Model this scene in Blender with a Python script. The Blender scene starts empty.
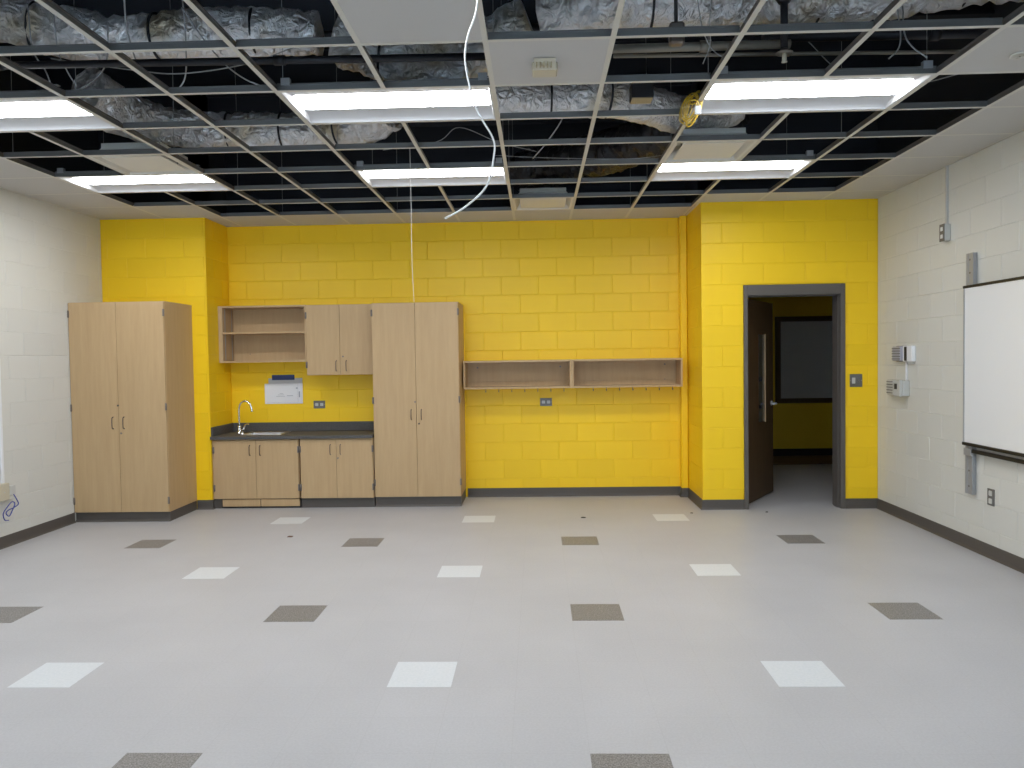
import bpy, bmesh, math, random
from mathutils import Vector, Matrix, noise

random.seed(7)
SC = bpy.context.scene
COL = SC.collection

# ------------------------------------------------------------------ camera
F_PX, YAW, PITCH, ROLL = 775.56, -0.0327892, 0.0332413, -0.0150162
CAM = Vector((0.7302, -3.5800, 1.5396))
def cam_axes():
    f = Vector((math.sin(YAW) * math.cos(PITCH), math.cos(YAW) * math.cos(PITCH), -math.sin(PITCH)))
    r = Vector((math.cos(YAW), -math.sin(YAW), 0))
    u = r.cross(f)
    c, s = math.cos(ROLL), math.sin(ROLL)
    return r * c + u * s, u * c - r * s, f
_r, _u, _f = cam_axes()
cd = bpy.data.cameras.new('camera')
cd.sensor_width = 36.0
cd.lens = F_PX / 1024 * 36.0
cd.clip_start = 0.05
cam = bpy.data.objects.new('camera', cd)
cam.matrix_world = Matrix(((_r.x, _u.x, -_f.x, CAM.x), (_r.y, _u.y, -_f.y, CAM.y), (_r.z, _u.z, -_f.z, CAM.z), (0, 0, 0, 1)))
COL.objects.link(cam)
SC.camera = cam

# ------------------------------------------------------------------ world / exposure
LENS_POWER = 11.0
world = bpy.data.worlds.new('overcast_sky')
SC.world = world
world.use_nodes = True
world.node_tree.nodes['Background'].inputs[0].default_value = (0.62, 0.78, 1.0, 1)
world.node_tree.nodes['Background'].inputs[1].default_value = 4.5
SC.view_settings.view_transform = 'Standard'
SC.view_settings.look = 'None'
SC.view_settings.exposure = 1.07
SC.view_settings.gamma = 1.0
SC.view_settings.use_curve_mapping = False
SC.cycles.use_denoising = True
SC.cycles.max_bounces = 10
SC.cycles.diffuse_bounces = 6

# ------------------------------------------------------------------ materials
def s2l(c):
    return tuple(((x / 255) / 12.92 if x / 255 <= 0.04045 else ((x / 255 + 0.055) / 1.055) ** 2.4) for x in c)

def mat(name, col, rough=0.5, metal=0.0, spec=0.5, bump=None, var=None, emit=None, rnd=0.0, coords='Object'):
    """bump=(scale, strength, distance); var=(scale, colour2, lo, hi); rnd = per-object tone change"""
    m = bpy.data.materials.new(name)
    m.use_nodes = True
    nt = m.node_tree
    b = nt.nodes['Principled BSDF']
    b.inputs['Base Color'].default_value = (*col, 1)
    b.inputs['Roughness'].default_value = rough
    b.inputs['Metallic'].default_value = metal
    b.inputs['Specular IOR Level'].default_value = spec
    tc = nt.nodes.new('ShaderNodeTexCoord')
    src = None
    if var:
        n = nt.nodes.new('ShaderNodeTexNoise')
        n.inputs['Scale'].default_value = var[0]
        n.inputs['Detail'].default_value = 4
        nt.links.new(tc.outputs[coords], n.inputs['Vector'])
        r = nt.nodes.new('ShaderNodeMapRange')
        r.inputs[1].default_value = var[2]; r.inputs[2].default_value = var[3]
        nt.links.new(n.outputs['Fac'], r.inputs[0])
        mx = nt.nodes.new('ShaderNodeMix'); mx.data_type = 'RGBA'
        mx.inputs[6].default_value = (*col, 1); mx.inputs[7].default_value = (*var[1], 1)
        nt.links.new(r.outputs[0], mx.inputs[0])
        src = mx.outputs[2]
    if rnd:
        oi = nt.nodes.new('ShaderNodeObjectInfo')
        r = nt.nodes.new('ShaderNodeMapRange')
        r.inputs[3].default_value = 1 - rnd; r.inputs[4].default_value = 1 + rnd
        nt.links.new(oi.outputs['Random'], r.inputs[0])
        hs = nt.nodes.new('ShaderNodeHueSaturation')
        hs.inputs['Color'].default_value = (*col, 1)
        if src: nt.links.new(src, hs.inputs['Color'])
        nt.links.new(r.outputs[0], hs.inputs['Value'])
        src = hs.outputs[0]
    if src: nt.links.new(src, b.inputs['Base Color'])
    if bump:
        n = nt.nodes.new('ShaderNodeTexNoise')
        n.inputs['Scale'].default_value = bump[0]
        n.inputs['Detail'].default_value = 5
        nt.links.new(tc.outputs[coords], n.inputs['Vector'])
        bp = nt.nodes.new('ShaderNodeBump')
        bp.inputs['Strength'].default_value = bump[1]
        bp.inputs['Distance'].default_value = bump[2]
        nt.links.new(n.outputs['Fac'], bp.inputs['Height'])
        nt.links.new(bp.outputs[0], b.inputs['Normal'])
    if emit:
        b.inputs['Emission Color'].default_value = (*emit[0], 1)
        b.inputs['Emission Strength'].default_value = emit[1]
    return m

def wood_mat(name, c1, c2, rough=0.45, stretch=(9, 9, 0.7), spec=0.3):
    m = bpy.data.materials.new(name)
    m.use_nodes = True
    nt = m.node_tree
    b = nt.nodes['Principled BSDF']
    b.inputs['Roughness'].default_value = rough
    b.inputs['Specular IOR Level'].default_value = spec
    tc = nt.nodes.new('ShaderNodeTexCoord')
    mp = nt.nodes.new('ShaderNodeMapping')
    mp.inputs['Scale'].default_value = stretch
    nt.links.new(tc.outputs['Object'], mp.inputs['Vector'])
    n = nt.nodes.new('ShaderNodeTexNoise')
    n.inputs['Scale'].default_value = 3.0; n.inputs['Detail'].default_value = 6; n.inputs['Roughness'].default_value = 0.65
    nt.links.new(mp.outputs[0], n.inputs['Vector'])
    r = nt.nodes.new('ShaderNodeMapRange')
    r.inputs[1].default_value = 0.3; r.inputs[2].default_value = 0.7
    nt.links.new(n.outputs['Fac'], r.inputs[0])
    mx = nt.nodes.new('ShaderNodeMix'); mx.data_type = 'RGBA'
    mx.inputs[6].default_value = (*c1, 1); mx.inputs[7].default_value = (*c2, 1)
    nt.links.new(r.outputs[0], mx.inputs[0])
    nt.links.new(mx.outputs[2], b.inputs['Base Color'])
    return m

def floor_mat():
    m = bpy.data.materials.new('vinyl_tile')
    m.use_nodes = True
    nt = m.node_tree
    b = nt.nodes['Principled BSDF']
    b.inputs['Roughness'].default_value = 0.42
    b.inputs['Specular IOR Level'].default_value = 0.35
    tc = nt.nodes.new('ShaderNodeTexCoord')
    n = nt.nodes.new('ShaderNodeTexNoise'); n.inputs['Scale'].default_value = 95; n.inputs['Detail'].default_value = 6
    nt.links.new(tc.outputs['Object'], n.inputs['Vector'])
    n2 = nt.nodes.new('ShaderNodeTexNoise'); n2.inputs['Scale'].default_value = 1.3; n2.inputs['Detail'].default_value = 5
    nt.links.new(tc.outputs['Object'], n2.inputs['Vector'])
    br = nt.nodes.new('ShaderNodeTexBrick')
    br.offset = 0; br.squash = 1
    br.inputs['Scale'].default_value = 1.0
    br.inputs['Brick Width'].default_value = 0.3048; br.inputs['Row Height'].default_value = 0.3048
    br.inputs['Mortar Size'].default_value = 0.0012; br.inputs['Mortar Smooth'].default_value = 0.2
    br.inputs['Color1'].default_value = (1.0, 1.0, 1.0, 1); br.inputs['Color2'].default_value = (0.985, 0.985, 0.985, 1)
    br.inputs['Mortar'].default_value = (0.92, 0.915, 0.91, 1)
    nt.links.new(tc.outputs['Object'], br.inputs['Vector'])
    r = nt.nodes.new('ShaderNodeMapRange'); r.inputs[1].default_value = 0.35; r.inputs[2].default_value = 0.65
    nt.links.new(n.outputs['Fac'], r.inputs[0])
    mx = nt.nodes.new('ShaderNodeMix'); mx.data_type = 'RGBA'
    mx.inputs[6].default_value = (0.462, 0.458, 0.468, 1); mx.inputs[7].default_value = (0.50, 0.496, 0.508, 1)
    nt.links.new(r.outputs[0], mx.inputs[0])
    r2 = nt.nodes.new('ShaderNodeMapRange'); r2.inputs[1].default_value = 0.3; r2.inputs[2].default_value = 0.7
    r2.inputs[3].default_value = 0.94; r2.inputs[4].default_value = 1.03
    nt.links.new(n2.outputs['Fac'], r2.inputs[0])
    m1 = nt.nodes.new('ShaderNodeMix'); m1.data_type = 'RGBA'; m1.blend_type = 'MULTIPLY'; m1.inputs[0].default_value = 1
    nt.links.new(mx.outputs[2], m1.inputs[6]); nt.links.new(br.outputs['Color'], m1.inputs[7])
    hs = nt.nodes.new('ShaderNodeHueSaturation')
    nt.links.new(m1.outputs[2], hs.inputs['Color']); nt.links.new(r2.outputs[0], hs.inputs['Value'])
    nt.links.new(hs.outputs[0], b.inputs['Base Color'])
    return m

def foil_mat():
    m = bpy.data.materials.new('duct_wrap_foil')
    m.use_nodes = True
    nt = m.node_tree
    b = nt.nodes['Principled BSDF']
    tc = nt.nodes.new('ShaderNodeTexCoord')
    n = nt.nodes.new('ShaderNodeTexNoise'); n.inputs['Scale'].default_value = 2.1; n.inputs['Detail'].default_value = 3
    nt.links.new(tc.outputs['Object'], n.inputs['Vector'])
    r = nt.nodes.new('ShaderNodeMapRange'); r.inputs[1].default_value = 0.56; r.inputs[2].default_value = 0.68
    nt.links.new(n.outputs['Fac'], r.inputs[0])
    mx = nt.nodes.new('ShaderNodeMix'); mx.data_type = 'RGBA'
    mx.inputs[6].default_value = (0.90, 0.90, 0.92, 1); mx.inputs[7].default_value = (0.58, 0.50, 0.36, 1)
    nt.links.new(r.outputs[0], mx.inputs[0])
    nt.links.new(mx.outputs[2], b.inputs['Base Color'])
    b.inputs['Metallic'].default_value = 0.6
    b.inputs['Roughness'].default_value = 0.28
    v = nt.nodes.new('ShaderNodeTexNoise'); v.inputs['Scale'].default_value = 16; v.inputs['Detail'].default_value = 4
    v.inputs['Distortion'].default_value = 1.2
    nt.links.new(tc.outputs['Object'], v.inputs['Vector'])
    bp = nt.nodes.new('ShaderNodeBump'); bp.inputs['Strength'].default_value = 1.0; bp.inputs['Distance'].default_value = 0.06
    nt.links.new(v.outputs['Fac'], bp.inputs['Height'])
    nt.links.new(bp.outputs[0], b.inputs['Normal'])
    return m

def pane_mat():
    m = bpy.data.materials.new('window_glass')
    m.use_nodes = True
    nt = m.node_tree
    nt.nodes.remove(nt.nodes['Principled BSDF'])
    t = nt.nodes.new('ShaderNodeBsdfTransparent'); t.inputs[0].default_value = (0.93, 0.96, 0.95, 1)
    g = nt.nodes.new('ShaderNodeBsdfGlossy'); g.inputs['Roughness'].default_value = 0.03
    fr = nt.nodes.new('ShaderNodeFresnel'); fr.inputs[0].default_value = 1.45
    mx = nt.nodes.new('ShaderNodeMixShader')
    nt.links.new(fr.outputs[0], mx.inputs[0]); nt.links.new(t.outputs[0], mx.inputs[1]); nt.links.new(g.outputs[0], mx.inputs[2])
    nt.links.new(mx.outputs[0], nt.nodes['Material Output'].inputs['Surface'])
    return m

M = {}
M['yellow'] = mat('yellow_block_paint', (0.96, 0.622, 0.010), 0.42, bump=(45, 0.25, 0.002), rnd=0.025, spec=0.4)
M['cream'] = mat('cream_block_paint', (0.655, 0.65, 0.605), 0.45, bump=(45, 0.25, 0.002), rnd=0.02, spec=0.4)
M['plenum_shade'] = mat('plenum_shade_black', (0.028, 0.032, 0.042), 0.9)  # darkness of the unlit plenum put into the colour; bare block is grey
M['floor'] = floor_mat()
M['tile_white'] = mat('white_vinyl_tile', (0.68, 0.70, 0.72), 0.4, var=(70, (0.63, 0.66, 0.68), 0.35, 0.65))
M['tile_dark'] = mat('speckled_grey_vinyl_tile', (0.135, 0.125, 0.118), 0.4, var=(150, (0.31, 0.298, 0.285), 0.38, 0.66))
M['base'] = mat('grey_rubber_base', (0.088, 0.076, 0.066), 0.5)
M['maple'] = wood_mat('maple_laminate', (0.485, 0.330, 0.172), (0.545, 0.378, 0.204))
M['maple_edge'] = wood_mat('maple_edge_band', (0.50, 0.36, 0.21), (0.56, 0.40, 0.24))
M['pull'] = mat('brown_grey_pull', (0.17, 0.13, 0.10), 0.35, metal=0.6)
M['hinge'] = mat('dull_hinge_steel', (0.22, 0.19, 0.17), 0.4, metal=0.7)
M['black'] = mat('black_plastic', (0.012, 0.012, 0.013), 0.4)
M['counter'] = mat('dark_grey_laminate', (0.085, 0.081, 0.078), 0.6, spec=0.25, var=(120, (0.12, 0.115, 0.11), 0.4, 0.7))
M['satin'] = mat('satin_nickel', (0.62, 0.62, 0.64), 0.4, metal=0.4)
M['chrome'] = mat('chrome', (0.75, 0.76, 0.78), 0.16, metal=1.0)
M['steel'] = mat('stainless_steel', (0.62, 0.62, 0.62), 0.28, metal=1.0)
M['galv'] = mat('galvanised_steel', (0.20, 0.197, 0.193), 0.42, metal=0.5)
M['grid_white'] = mat('white_grid_paint', (0.60, 0.585, 0.53), 0.5)
M['tile_ceiling'] = mat('mineral_fibre_tile', (0.55, 0.54, 0.52), 0.9, bump=(220, 0.5, 0.002), var=(300, (0.48, 0.47, 0.455), 0.5, 0.75))
M['white_metal'] = mat('white_enamel', (0.80, 0.81, 0.83), 0.4)
M['reflector'] = mat('troffer_enamel', (0.55, 0.56, 0.58), 0.5)
M['lens'] = mat('lit_diffuser', (0.9, 0.9, 0.9), 0.5, emit=((0.965, 0.98, 1.0), LENS_POWER))
M['beige'] = mat('beige_plastic', (0.55, 0.50, 0.38), 0.5)
M['diffuser'] = mat('off_white_diffuser', (0.70, 0.68, 0.62), 0.5)
M['foil'] = foil_mat()
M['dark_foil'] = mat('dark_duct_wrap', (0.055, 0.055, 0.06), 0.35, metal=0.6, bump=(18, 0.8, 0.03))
M['kraft'] = mat('tan_duct_tape', (0.42, 0.34, 0.2), 0.6)
M['black_pipe'] = mat('black_steel_pipe', (0.02, 0.021, 0.026), 0.5, metal=0.3)
M['grey_pipe'] = mat('grey_steel_conduit', (0.28, 0.26, 0.22), 0.5, metal=0.4)
M['cable_grey'] = mat('grey_cable_jacket', (0.35, 0.36, 0.37), 0.6)
M['cable_white'] = mat('white_cable_jacket', (0.80, 0.79, 0.76), 0.5)
M['cable_yellow'] = mat('yellow_cable_jacket', (0.50, 0.33, 0.02), 0.5)
M['cable_blue'] = mat('blue_cable_jacket', (0.035, 0.05, 0.28), 0.5)
M['cable_black'] = mat('black_cable_jacket', (0.012, 0.012, 0.016), 0.5)
M['frame'] = mat('grey_brown_enamel', (0.105, 0.092, 0.080), 0.45)
M['door_wood'] = wood_mat('dark_stained_wood', (0.066, 0.037, 0.015), (0.10, 0.058, 0.026), 0.5)
M['glass_dark'] = mat('wired_glass', (0.06, 0.065, 0.06), 0.1)
M['board'] = mat('whiteboard_enamel', (0.80, 0.81, 0.82), 0.22, spec=0.5)
M['alu'] = mat('brushed_aluminium', (0.40, 0.405, 0.415), 0.42, metal=0.4)
M['plate_grey'] = mat('grey_cover_plate', (0.165, 0.16, 0.148), 0.4, metal=0.3)
M['ivory'] = mat('pale_grey_plastic', (0.55, 0.55, 0.52), 0.45)
M['paper'] = mat('white_paper', (0.80, 0.80, 0.82), 0.8)
M['paper_grey'] = mat('grey_paper', (0.52, 0.52, 0.53), 0.8)
M['print'] = mat('grey_print', (0.40, 0.41, 0.45), 0.8)
M['blue_plastic'] = mat('navy_blue_plastic', (0.012, 0.03, 0.13), 0.4)
M['vent_lilac'] = mat('grey_vent_plastic', (0.42, 0.42, 0.48), 0.45)
M['chip'] = mat('dark_debris', (0.03, 0.027, 0.025), 0.8)
M['chip_brown'] = mat('brown_debris', (0.16, 0.09, 0.06), 0.8)
M['brown_floor'] = wood_mat('brown_boards', (0.12, 0.07, 0.045), (0.18, 0.11, 0.075), 0.5, (0.7, 9, 9))
M['olive'] = mat('yellow_corridor_paint', (0.74, 0.50, 0.015), 0.5)
M['pane'] = pane_mat()

# ------------------------------------------------------------------ mesh helpers
class MB:
    def __init__(self):
        self.v = []; self.f = []; self.mi = []; self.smooth = []
    def poly(self, pts, mi=0, smooth=False):
        n = len(self.v)
        self.v += [tuple(p) for p in pts]
        self.f.append(list(range(n, n + len(pts)))); self.mi.append(mi); self.smooth.append(smooth)
    def box(self, x0, x1, y0, y1, z0, z1, mi=0):
        n = len(self.v)
        self.v += [(x0, y0, z0), (x1, y0, z0), (x1, y1, z0), (x0, y1, z0), (x0, y0, z1), (x1, y0, z1), (x1, y1, z1), (x0, y1, z1)]
        for q in ((0, 3, 2, 1), (4, 5, 6, 7), (0, 1, 5, 4), (1, 2, 6, 5), (2, 3, 7, 6), (3, 0, 4, 7)):
            self.f.append([n + i for i in q]); self.mi.append(mi); self.smooth.append(False)
        return self
    def bbox(self, x0, x1, y0, y1, z0, z1, b=0.003, mi=0, seg=1):
        bm = bmesh.new()
        bmesh.ops.create_cube(bm, size=1)
        for v in bm.verts:
            v.co = Vector((x0 + (v.co.x + .5) * (x1 - x0), y0 + (v.co.y + .5) * (y1 - y0), z0 + (v.co.z + .5) * (z1 - z0)))
        bmesh.ops.bevel(bm, geom=bm.edges[:], offset=b, segments=seg, profile=0.5, affect='EDGES')
        self.add_bm(bm, mi)
        return self
    def add_bm(self, bm, mi=0, smooth=False):
        n = len(self.v)
        bm.verts.index_update()
        self.v += [tuple(v.co) for v in bm.verts]
        for f in bm.faces:
            self.f.append([n + v.index for v in f.verts]); self.mi.append(mi); self.smooth.append(smooth)
        bm.free()
    def tube(self, pts, r, seg=8, mi=0, cap=True, closed=False):
        pts = [Vector(p) for p in pts]
        rings = []
        N = len(pts)
        up = None
        for i, p in enumerate(pts):
            a = pts[i - 1] if (i > 0 or closed) else p
            b = pts[(i + 1) % N] if (i < N - 1 or closed) else p
            t = (b - a).normalized()
            if up is None:
                up = Vector((0, 0, 1)) if abs(t.z) < 0.9 else Vector((1, 0, 0))
            s = t.cross(up)
            if s.length < 1e-4:
                s = t.cross(Vector((1, 0.3, 0)))
            s.normalize()
            up = s.cross(t).normalized()
            rr = r[i] if isinstance(r, (list, tuple)) else r
            n = len(self.v)
            for k in range(seg):
                a_ = 2 * math.pi * k / seg
                self.v.append(tuple(p + s * math.cos(a_) * rr + up * math.sin(a_) * rr))
            rings.append(n)
        L = N if closed else N - 1
        for i in range(L):
            a, b = rings[i], rings[(i + 1) % N]
            for k in range(seg):
                k2 = (k + 1) % seg
                self.f.append([a + k, a + k2, b + k2, b + k]); self.mi.append(mi); self.smooth.append(True)
        if cap and not closed:
            self.f.append([rings[0] + k for k in reversed(range(seg))]); self.mi.append(mi); self.smooth.append(False)
            self.f.append([rings[-1] + k for k in range(seg)]); self.mi.append(mi); self.smooth.append(False)
        return self
    def disc(self, c, axis, r, depth, seg=16, mi=0):
        c = Vector(c); a = Vector(axis).normalized()
        return self.tube([c, c + a * depth], r, seg, mi)
    def lathe(self, c, prof, seg=20, mi=0, smooth=True):
        """profile of (radius, z) turned about a vertical axis at c"""
        n0 = len(self.v)
        for (r, z) in prof:
            for k in range(seg):
                a = 2 * math.pi * k / seg
                self.v.append((c[0] + r * math.cos(a), c[1] + r * math.sin(a), c[2] + z))
        for i in range(len(prof) - 1):
            for k in range(seg):
                k2 = (k + 1) % seg
                self.f.append([n0 + i * seg + k, n0 + i * seg + k2, n0 + (i + 1) * seg + k2, n0 + (i + 1) * seg + k])
                self.mi.append(mi); self.smooth.append(smooth)
        return self
    def extrude(self, poly, a, b, mi=0):
        """closed 2-D outline given as 3-D points, swept by vector b - a"""
        d = Vector(b) - Vector(a)
        p = [Vector(q) for q in poly]
        n = len(self.v)
        self.v += [tuple(q) for q in p] + [tuple(q + d) for q in p]
        k = len(p)
        self.f.append([n + i for i in reversed(range(k))]); self.f.append([n + k + i for i in range(k)])
        self.mi += [mi, mi]; self.smooth += [False, False]
        for i in range(k):
            j = (i + 1) % k
            self.f.append([n + i, n + j, n + k + j, n + k + i]); self.mi.append(mi); self.smooth.append(False)
        return self
    def mesh(self, name, mats, origin=(0, 0, 0)):
        me = bpy.data.meshes.new(name)
        o = origin
        me.from_pydata([(x - o[0], y - o[1], z - o[2]) for x, y, z in self.v], [], self.f)
        for m in (mats if isinstance(mats, (list, tuple)) else [mats]):
            me.materials.append(m)
        me.polygons.foreach_set('material_index', self.mi)
        me.polygons.foreach_set('use_smooth', self.smooth)
        bm = bmesh.new(); bm.from_mesh(me)
        bmesh.ops.recalc_face_normals(bm, faces=bm.faces[:])
        bm.to_mesh(me); bm.free()
        me.update()
        return me

def worigin(o):
    p = Vector((0, 0, 0))
    while o is not None:
        p += o.location
        o = o.parent
    return p

def put(name, mb, mats, parent=None, label=None, origin=None):
    """links an MB (given in world coordinates) as one mesh object"""
    if isinstance(mats, str): mats = M[mats]
    if isinstance(mats, (list, tuple)): mats = [M[m] if isinstance(m, str) else m for m in mats]
    po = worigin(parent) if parent else Vector((0, 0, 0))
    og = Vector(origin) if origin is not None else po
    me = mb.mesh(name, mats, og)
    o = bpy.data.objects.new(name, me)
    COL.objects.link(o)
    o.parent = parent
    o.location = og - po
    if label: o['label'] = label
    return o

def tag(o, label, cat, group=None, kind=None):
    o['label'] = label; o['category'] = cat
    if group: o['group'] = group
    if kind: o['kind'] = kind
    return o

def thing(name, loc, label, cat, group=None, kind=None):
    o = bpy.data.objects.new(name, None)
    o.empty_display_size = 0.1
    o.location = loc
    COL.objects.link(o)
    return tag(o, label, cat, group, kind)

def copy_tree(o, parent=None):
    c = o.copy(); COL.objects.link(c); c.parent = parent
    for ch in list(o.children): copy_tree(ch, c)
    return c

def spline(pts, n=8, closed=False):
    pts = [Vector(p) for p in pts]
    out = []
    N = len(pts)
    rng = range(N) if closed else range(N - 1)
    for i in rng:
        p0 = pts[(i - 1) % N] if (closed or i > 0) else pts[0] * 2 - pts[1]
        p1, p2 = pts[i], pts[(i + 1) % N]
        p3 = pts[(i + 2) % N] if (closed or i + 2 < N) else p2 * 2 - p1
        for k in range(n):
            t = k / n
            out.append(0.5 * ((2 * p1) + (p2 - p0) * t + (2 * p0 - 5 * p1 + 4 * p2 - p3) * t * t + (3 * p1 - p0 - 3 * p2 + p3) * t ** 3))
    if not closed: out.append(pts[-1])
    return out

# ------------------------------------------------------------------ room dimensions (metres)
XL, XR = -3.805, 4.085           # side walls
YD, YL, YR = 4.18, 4.42, 5.0    # door wall, left rear wall, recess back wall
XC, XD = -2.700, 2.365          # sides of the recess
YF = -5.4                       # wall behind the viewer
H, DECK = 3.048, 4.35
BW, BH = 0.4064, 0.2032         # block pitch
GX, GY = 0.606, 0.6085          # ceiling grid pitch
def LX(i): return 0.505 + GX * i
def LY(j): return 0.155 + GY * j

# ------------------------------------------------------------------ floor
fl = put('floor', MB().box(XL - .2, 6.8, YF - .2, 8.5, -0.12, 0), 'floor')
tag(fl, 'pale grey vinyl tile floor with scattered accent tiles', 'floor', kind='structure')
T = 0.3048
for kind, cells in (('white', [(-6, 0), (0, 0), (6, 0), (-6, 6), (0, 6), (6, 6), (-6, 12), (0, 12), (6, 12)]),
                    ('dark', [(-3, -3), (3, -3), (-9, 3), (-3, 3), (3, 3), (9, 3), (-9, 9), (-3, 9), (3, 9), (9, 9)])):
    tm = MB().box(0.0006, T - .0006, 0.0006, T - .0006, -0.004, 0.0009).mesh(kind + '_floor_tile', [M['tile_' + kind]])
    for c, r in cells:
        o = bpy.data.objects.new('floor_tile', tm)
        o.location = (c * T, r * T, 0); o.parent = fl
        o['label'] = 'white accent floor tile' if kind == 'white' else 'speckled dark grey accent floor tile'
        COL.objects.link(o)

# ------------------------------------------------------------------ block walls
BLOCKS = {}
def block_mesh(w, h, m):
    key = (round(w, 3), round(h, 3), m)
    if key not in BLOCKS:
        w, h = key[0], key[1]
        c, d, b = 0.0045, 0.0030, 0.012
        mb = MB()
        f = [(c, 0, c), (w - c, 0, c), (w - c, 0, h - c), (c, 0, h - c)]
        e = [(0, d, 0), (w, d, 0), (w, d, h), (0, d, h)]
        k = [(0, b, 0), (w, b, 0), (w, b, h), (0, b, h)]
        mb.poly(f)
        for i in range(4):
            j = (i + 1) % 4
            mb.poly([e[i], e[j], f[j], f[i]]); mb.poly([k[i], k[j], e[j], e[i]])
        BLOCKS[key] = mb.mesh('block', [M[m]])
    return BLOCKS[key]

def segments(u0, u1, phase, cuts):
    """block joints between u0 and u1 with one joint at phase, minus the cut intervals"""
    js = [u0]
    k = math.ceil((u0 - phase) / BW + 1e-6)
    while phase + k * BW < u1 - 1e-6:
        js.append(phase + k * BW); k += 1
    js.append(u1)
    out = []
    for a, b in zip(js, js[1:]):
        if b - a < 0.03: continue
        parts = [(a, b)]
        for c0, c1 in cuts:
            nxt = []
            for p, q in parts:
                if q <= c0 or p >= c1: nxt.append((p, q)); continue
                if p < c0: nxt.append((p, c0))
                if q > c1: nxt.append((c1, q))
            parts = nxt
        out += [s for s in parts if s[1] - s[0] > 0.012]
    return out

def block_wall(name, label, o, d, length, m, even, odd, openings=(), far_from=None, t=0.15, ext=(0, 0)):
    """o = corner, d = direction along the wall with the room on its right side, even/odd = joint phase"""
    o = Vector((o[0], o[1], 0)); d = Vector((d[0], d[1], 0)); y = Vector((-d.y, d.x, 0))
    rot = math.atan2(d.y, d.x)
    slab = MB()
    us = sorted({0.0, length, *[q for op in openings for q in op[:2]]})
    for a, b in zip(us, us[1:]):
        z0s = [(0.0, H + .03)]
        for (u0, u1, z0, z1) in openings:
            if a >= u0 - 1e-6 and b <= u1 + 1e-6:
                z0s = [s for s in ((0.0, z0), (z1, H + .03)) if s[1] - s[0] > 0.001]
        for z0, z1 in z0s: slab.box(a - (ext[0] if a == 0.0 else 0), b + (ext[1] if b == length else 0), 0.006, t, z0, z1)
    w = bpy.data.objects.new(name, slab.mesh(name, [M[m]]))
    w.location = o; w.rotation_euler.z = rot
    COL.objects.link(w)
    tag(w, label, 'wall', kind='structure')
    rest = MB()
    for n in range(15):
        z0, z1 = n * BH, (n + 1) * BH
        cuts = [(u0, u1) for (u0, u1, a, b) in openings if a < z1 - .03 and b > z0 + .03]
        for u0, u1 in segments(0, length, even if n % 2 == 0 else odd, cuts):
            if far_from is not None and far_from(u0):
                me = block_mesh(u1 - u0, BH, m)
                k = len(rest.v)
                rest.v += [(v.co.x + u0, v.co.y, v.co.z + z0) for v in me.vertices]
                for p in me.polygons:
                    rest.f.append([k + i for i in p.vertices]); rest.mi.append(0); rest.smooth.append(False)
                continue
            b = bpy.data.objects.new('block', block_mesh(u1 - u0, BH, m))
            b.location = (u0, 0, z0); b.parent = w
            COL.objects.link(b)
    if rest.v:
        r = bpy.data.objects.new('block_courses', rest.mesh('block_courses', [M[m]]))
        r.parent = w; r['kind'] = 'stuff'
        COL.objects.link(r)
    return w

block_wall('wall_back', 'yellow block wall at the back of the recess', (XC, YR), (1, 0), XD - XC, 'yellow', -1.684 + BW / 2 - XC, -1.684 - XC, ext=(.1, .1))
block_wall('wall_back_left', 'yellow block wall behind the left tall cabinet', (XL, YL), (1, 0), XC - XL, 'yellow', -3.535 - XL, -3.335 - XL, ext=(.1, -.008))
block_wall('wall_back_right', 'yellow block wall around the open door', (XD, YD), (1, 0), XR - XD, 'yellow', BW, BW / 2,
           openings=[(2.776 - XD, 3.765 - XD, 0, 2.222)], t=0.19, ext=(-.008, .1))
block_wall('wall_return_left', 'narrow yellow side wall of the recess beside the sink', (XC, YL), (0, 1), YR - YL, 'yellow', BW / 2, BW, ext=(-.008, .1))
block_wall('wall_return_right', 'narrow yellow side wall of the recess beside the door wall', (XD, YR), (0, -1), YR - YD, 'yellow', BW, BW / 2, ext=(.1, -.008))
block_wall('wall_right', 'cream painted block wall with the whiteboard', (XR, YD), (0, -1), YD - YF, 'cream', 0, BW / 2, far_from=lambda u: u > 4.0, ext=(.1, .1))
block_wall('wall_left', 'cream painted block wall beside the left tall cabinet', (XL, YF), (0, 1), YL - YF, 'cream', 3.143 - YF, 3.143 + BW / 2 - YF, far_from=lambda u: u < 5.5, ext=(.1, .1))
WIN = [(0.9, 3.3, 0.9, 2.5), (4.5, 6.9, 0.9, 2.5)]
block_wall('wall_front', 'cream painted block wall with windows behind the viewer', (XR, YF), (-1, 0), XR - XL, 'cream', 0, BW / 2, openings=WIN, far_from=lambda u: True, ext=(.1, .1))
for n, (u0, u1, z0, z1) in enumerate(WIN):
    x1, x0 = XR - u0, XR - u1
    mb = MB()
    for a, b, c, d_ in ((x0, x1, z0, z0 + .05), (x0, x1, z1 - .05, z1), (x0, x0 + .05, z0, z1), (x1 - .05, x1, z0, z1), ((x0 + x1) / 2 - .025, (x0 + x1) / 2 + .025, z0, z1)):
        mb.box(a, b, YF - .12, YF - .06, c, d_)
    w = tag(put('window_%d' % (n + 1), mb, 'alu', origin=(x0, YF, z0)), 'aluminium framed window in the wall behind the viewer, ' + ('right' if n == 0 else 'left') + ' one', 'window', kind='structure')
    for a, b in ((x0 + .05, (x0 + x1) / 2 - .025), ((x0 + x1) / 2 + .025, x1 - .05)):
        put('pane', MB().box(a, b, YF - .092, YF - .088, z0 + .05, z1 - .05), 'pane', w)
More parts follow.
